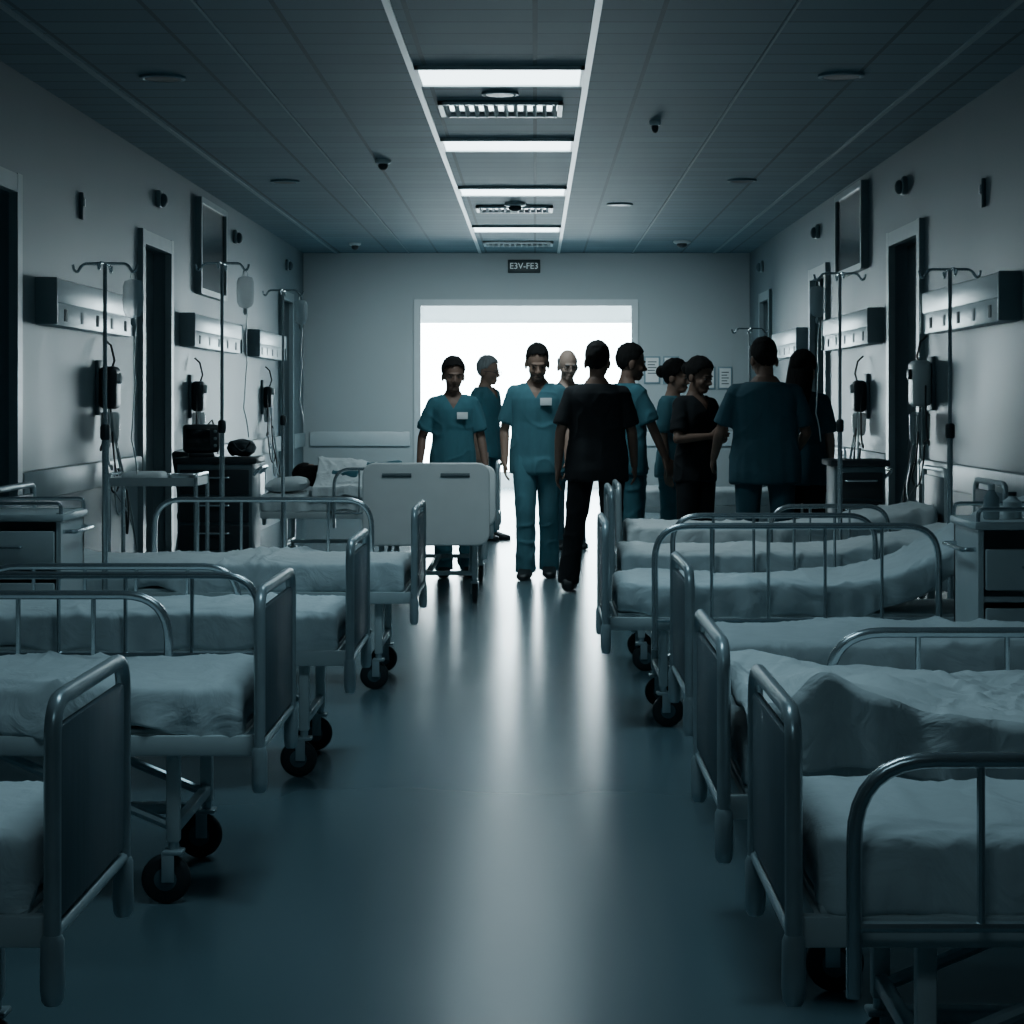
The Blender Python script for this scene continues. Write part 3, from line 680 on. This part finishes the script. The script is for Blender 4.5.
    def post_top(me):
        folds(.0105,1.15*k)(me)
        bm=bmesh.new(); bm.from_mesh(me); za=(1.325+dz)*k
        for pl,no,cond in ((V((0,0,za)),V((1,0,-.62)),lambda p:p.y<.02 and p.z>za-.03),(V((0,0,za)),V((-1,0,-.62)),lambda p:p.y<.02 and p.z>za-.03),(V((0,0,(NK+dz)*k)),V((0,0,1)),lambda p:abs(p.x)<.14*k and p.z>(1.38+dz)*k)):
            fs=[f for f in bm.faces if cond(f.calc_center_median())]
            gm=list({v for f in fs for v in f.verts})+list({e for f in fs for e in f.edges})+fs
            bmesh.ops.bisect_plane(bm,geom=gm,dist=1e-6,plane_co=pl,plane_no=no)
        kill=[]
        for f in bm.faces:
            p=f.calc_center_median()
            if (p.y<.02 and p.z>za and abs(p.x)<(p.z-za)*.62) or (p.z>(NK+dz)*k and abs(p.x)<.14*k): kill.append(f)
        bmesh.ops.delete(bm,geom=kill,context='FACES'); bm.to_mesh(me); bm.free()
    modded(co,[('REMESH',dict(mode='VOXEL',voxel_size=.010)),('SMOOTH',dict(factor=.5,iterations=3))],post_top)
    c=MB(); c.loft(rings([(z,rx,ry,yc) for z,rx,ry,yc in TOR[:3]],.010))
    for s in (-1,1):
        hip,kn,an=J[s]; c.limb([hip,hip.lerp(kn,.35),kn,kn.lerp(an,.5)],[.092,.090,.072,.070]); c.tube([kn,kn.lerp(an,.5),an-V((0,0,.035))],[.072,.070,.074],18)
    co=c.build('trousers',bot,root,tf=S)
    modded(co,[('REMESH',dict(mode='VOXEL',voxel_size=.011)),('SMOOTH',dict(factor=.5,iterations=2))],folds(.010,.7*k))
    for s in (-1,1):
        an=J[s][2]; z0=an.z-.085; sg=MB(); rr=[]
        for yy,a,hh in ((.085,.028,.055),(.075,.042,.085),(.03,.050,.10),(-.03,.050,.096),(-.09,.053,.072),(-.15,.052,.056),(-.19,.040,.046),(-.21,.016,.032)):
            rr.append([V((an.x+s*.01*(-yy/.2)+a*math.copysign(abs(math.cos(2*PI*j/16))**.7,math.cos(2*PI*j/16)),an.y+yy,z0+hh/2+hh/2*math.copysign(abs(math.sin(2*PI*j/16))**.6,math.sin(2*PI*j/16)))) for j in range(16)])
        sg.loft(rr); sg.build('shoe',shoe or M_shoed,root,tf=S,ang=70)
    hb=MB(); vs=bmesh.ops.create_uvsphere(hb.bm,u_segments=48,v_segments=36,radius=1)['verts']
    bmesh.ops.transform(hb.bm,matrix=MX.Translation((0,.014,.152))@MX.Diagonal((.0768,.0985,.0995,1)),verts=vs)
    def keep(p):
        jit=.009*noise.noise(p*70)
        if style=='bald': return p.z<.175+jit and p.z>.085 and p.y>-.005
        ys=[-.12,-.07,-.045,-.02,.012,.03,.06,.12]; zs=[.205,.204,.190,.148,.140,.118,.070,.060] if style=='short' else [.208,.200,.180,.140,.125,.10,.04,.03]
        for i in range(7):
            if ys[i]<=p.y<=ys[i+1]:
                q=(p.y-ys[i])/(ys[i+1]-ys[i]); return p.z>zs[i]+(zs[i+1]-zs[i])*q+jit
        return p.z>.1
    kill=[fa for fa in hb.bm.faces if not keep(fa.calc_center_median())]
    bmesh.ops.delete(hb.bm,geom=kill,context='FACES')
    vol=.010 if style in('bun','long') else 0
    for v in hb.bm.verts:
        d=(v.co-V((0,.014,.152))).normalized(); v.co+=d*(vol*max(0,min(1,(v.co.z-.10)*14))+.005*noise.noise(v.co*45)+(.004 if v.co.z>.2 and style=='short' else 0))
    ho=hb.build('hair',hair,root,tf=S@HM)
    modded(ho,[('SOLIDIFY',dict(thickness=.008,offset=0)),('SMOOTH',dict(factor=.5,iterations=1))])
    if style=='bun':
        MB().ell((0,.118,.15),(.048,.045,.048),HM).build('hair_bun',hair,root,tf=S)
    if style=='long':
        rr=[]
        for zz,a,y0,cc in ((.20,.07,.06,.045),(.12,.085,.052,.060),(.04,.090,.062,.060),(-.05,.092,.082,.05),(-.14,.086,.10,.042),(-.20,.065,.105,.032),(-.23,.03,.105,.015)):
            rr.append([HM@V((a*math.cos(2*PI*j/20)*(1+.04*math.sin(j*3)),y0+cc*math.sin(2*PI*j/20),zz)) for j in range(20)])
        MB().loft(rr).build('hair_length',hair,root,tf=S,ang=80)
    if beard:
        bb=MB(); vs=bmesh.ops.create_uvsphere(bb.bm,u_segments=32,v_segments=26,radius=1)['verts']
        bmesh.ops.transform(bb.bm,matrix=MX.Translation((0,-.020,.095))@MX.Diagonal((.0610,.0690,.0862,1)),verts=vs)
        kill=[]
        for fa in bb.bm.faces:
            p=fa.calc_center_median()
            if p.z>.062+.02*(p.y>-.03) or p.y>.01 or (p.z>.038 and abs(p.x)<.026): kill.append(fa)
        bmesh.ops.delete(bb.bm,geom=kill,context='FACES'); bb.ell((0,-.050,.0315),(.0360,.0362,.026)); bb.build('beard',M_stub,root,tf=S@HM)
    if face:
        for s in (-1,1):
            e=MB().ell((s*.029,-.0770,.117),(.0110,.009,.0050),HM,10,8).build('eye',M_eye,root,tf=S)
            MB().ell((s*.029,-.0835,.1172),(.0058,.0035,.0045),HM,10,6).build('iris',M_iris,e,tf=S)
            MB().tube([HM@V((s*.014,-.0905,.137)),HM@V((s*.03,-.0895,.1405)),HM@V((s*.046,-.078,.137))],.0030,6).build('eyebrow',M_hairg if hair is M_hairg else M_hair,root,tf=S)
        MB().tube([HM@V((-.018,-.0845,.0470)),HM@V((-.010,-.0905,.0510)),HM@V((0,-.0920,.0520)),HM@V((.010,-.0905,.0510)),HM@V((.018,-.0845,.0470))],.0040,6).build('lips',M_lip,root,tf=S)
    if glasses:
        g=MB()
        for s in (-1,1):
            g.tube([HM@V((s*.031+.024*math.cos(a*PI/8),-.102,.117+.019*math.sin(a*PI/8))) for a in range(16)],.0024,6,close=True)
            g.tube([HM@V((s*.055,-.100,.12)),HM@V((s*.078,-.06,.12)),HM@V((s*.082,.01,.115))],.0022,6)
        g.tube([HM@V((-.008,-.103,.12)),HM@V((.008,-.103,.12))],.0022,6); g.build('glasses',M_dark,root,tf=S)
    if badge:
        bx,bz=badge; p=T(bx,-.136*girth,bz)
        MB().box(p,(.085,.006,.055),MX.Rotation(R(-4),3,'X'),bev=.002).build('id_badge',M_paper,root,tf=S)
    return root
def at(px,d): return (PX(px,d),d,0)
person('woman in teal scrubs facing the camera behind the white-ended aisle bed',at(453,15.35),R(4),1.67,M_skind,M_teal,M_teal,M_hair,'bun',
  arms={-1:((-.34,.05,-1),(-.10,-.3,-1)),1:((.26,0,-1),(.14,-.45,-1))},legs={-1:((.0,-.02,-1),(.02,.02,-1)),1:((.06,-.04,-1),(.05,.06,-1))},head=(R(6),R(8)),wide=.95,badge=(.07,1.27))
person('grey-haired man in teal scrubs and glasses turned right behind the woman in teal',at(486,19.3),R(60),1.77,M_skin,M_teal,M_teal,M_hairg,'short',glasses=True,head=(R(5),R(8)),vox=.008)
person('bearded man in teal scrubs with white chest badge walking towards the camera',at(537,15.2),R(-4),1.785,M_skin,M_teal2,M_teal2,M_hair,'short',
  arms={-1:((-.26,.16,-1),(.04,-.38,-1)),1:((.22,-.12,-1),(.0,-.55,-1))},legs={-1:((.035,-.20,-1),(.0,.02,-1)),1:((-.02,.06,-1),(.0,.24,-1))},head=(R(8),R(20)),wide=1.08,badge=(.075,1.30),beard=True)
person('balding pale man with glasses behind the man in black',at(567,18.2),R(15),1.80,M_skinl,M_teal3,M_teal3,M_hairg,'bald',glasses=True,vox=.008,head=(0,R(8)))
person('man in black shirt and trousers walking away with his back to us',at(597,14.05),R(172),1.76,M_skind,M_blk,M_blk,M_hair,'short',
  arms={-1:((-.22,-.16,-1),(-.02,-.5,-1)),1:((.26,.16,-1),(.08,-.16,-1))},legs={-1:((-.02,.06,-1),(.0,.10,-1)),1:((.13,-.08,-1),(.13,-.02,-1))},wide=1.12,girth=1.08,face=False,head=(R(-5),R(8)))
person('dark-haired person in teal scrubs right behind the man in black, arm reaching down',at(628,15.1),R(118),1.77,M_skind,M_teal,M_teal,M_hair,'short',
  arms={1:((.0,-.40,-1),(0,-.30,-1)),-1:((-.2,-.35,-1),(0,-.5,-1))},head=(R(-15),R(8)))
person('person in light teal scrubs mostly hidden behind the woman in black',at(674,15.75),R(60),1.66,M_skin,M_teal2,M_teal2,M_hair,'bun',vox=.008,wide=.93,head=(R(10),R(6)))
person('woman in black top with dark hair, arms folded, left of the broad man',at(696,14.85),R(35),1.66,M_skind,M_blk,M_blk,M_hair,'bun',
  arms={-1:((-.30,-.25,-1),(.85,-.62,.10)),1:((.30,-.20,-1),(-.75,-.72,.02))},head=(R(12),R(14)),wide=.95)
person('broad man in dark teal scrubs with his back to us behind the sixth right bed',at(765,13.45),R(176),1.765,M_skind,M_teal3,M_teal3,M_hair,'short',
  arms={-1:((-.28,-.2,-1),(.3,-.8,-.6)),1:((.36,-.15,-1),(.15,-.75,-.7))},wide=1.24,girth=1.12,face=False,head=(R(14),R(14)))
person('woman with long dark hair in dark scrubs at the right end of the group',at(802,14.15),R(160),1.69,M_skin,M_teal3,M_blk,M_hair,'long',
  arms={-1:((-.16,-.1,-1),(.05,-.3,-1)),1:((.16,-.1,-1),(.0,-.3,-1))},wide=.97,face=False,head=(R(-10),R(8)))
lm=MX(((0,0,-1),(1,0,0),(0,-1,0)))
person('dark-haired patient lying on the farthest left bed',(-.38,15.95+hw,.735),0,1.58,M_skin,M_teal,M_teal,M_hair,'long',lie=lm.to_euler(),vox=.009,head=(R(75),R(14)),shoe=M_skin,face=False,
  arms={-1:((-.08,.0,-1),(0.02,-.05,-1)),1:((.08,.0,-1),(-.02,-.05,-1))})

# ------------------------------------------------------------------ lamps, world, camera
area('back_wall_fill',(-.1,21.6,3.05),(R(58),0,0),4.0,.2,22,(.78,.95,1),80)  # added fill light aimed at the back wall, no fixture hangs here
area('lobby_fill',(0,27.5,2.98),(0,0,0),4,3,260,(.85,.96,1))  # unseen area light added to brighten the lobby walls
w=bpy.data.worlds.new('World'); sc.world=w; w.use_nodes=True; nt=w.node_tree
nt.nodes['Background'].inputs['Color'].default_value=(.6,.8,.9,1); nt.nodes['Background'].inputs['Strength'].default_value=.5
cam=bpy.data.cameras.new('Camera'); co=bpy.data.objects.new('Camera',cam); col.objects.link(co)
co.location=(0,0,1.35); co.rotation_euler=(R(90),0,0)
cam.sensor_width=36; cam.clip_end=100
cam.lens=36*2000/1024; cam.shift_x=-23/1024; cam.shift_y=-112/1024
sc.camera=co
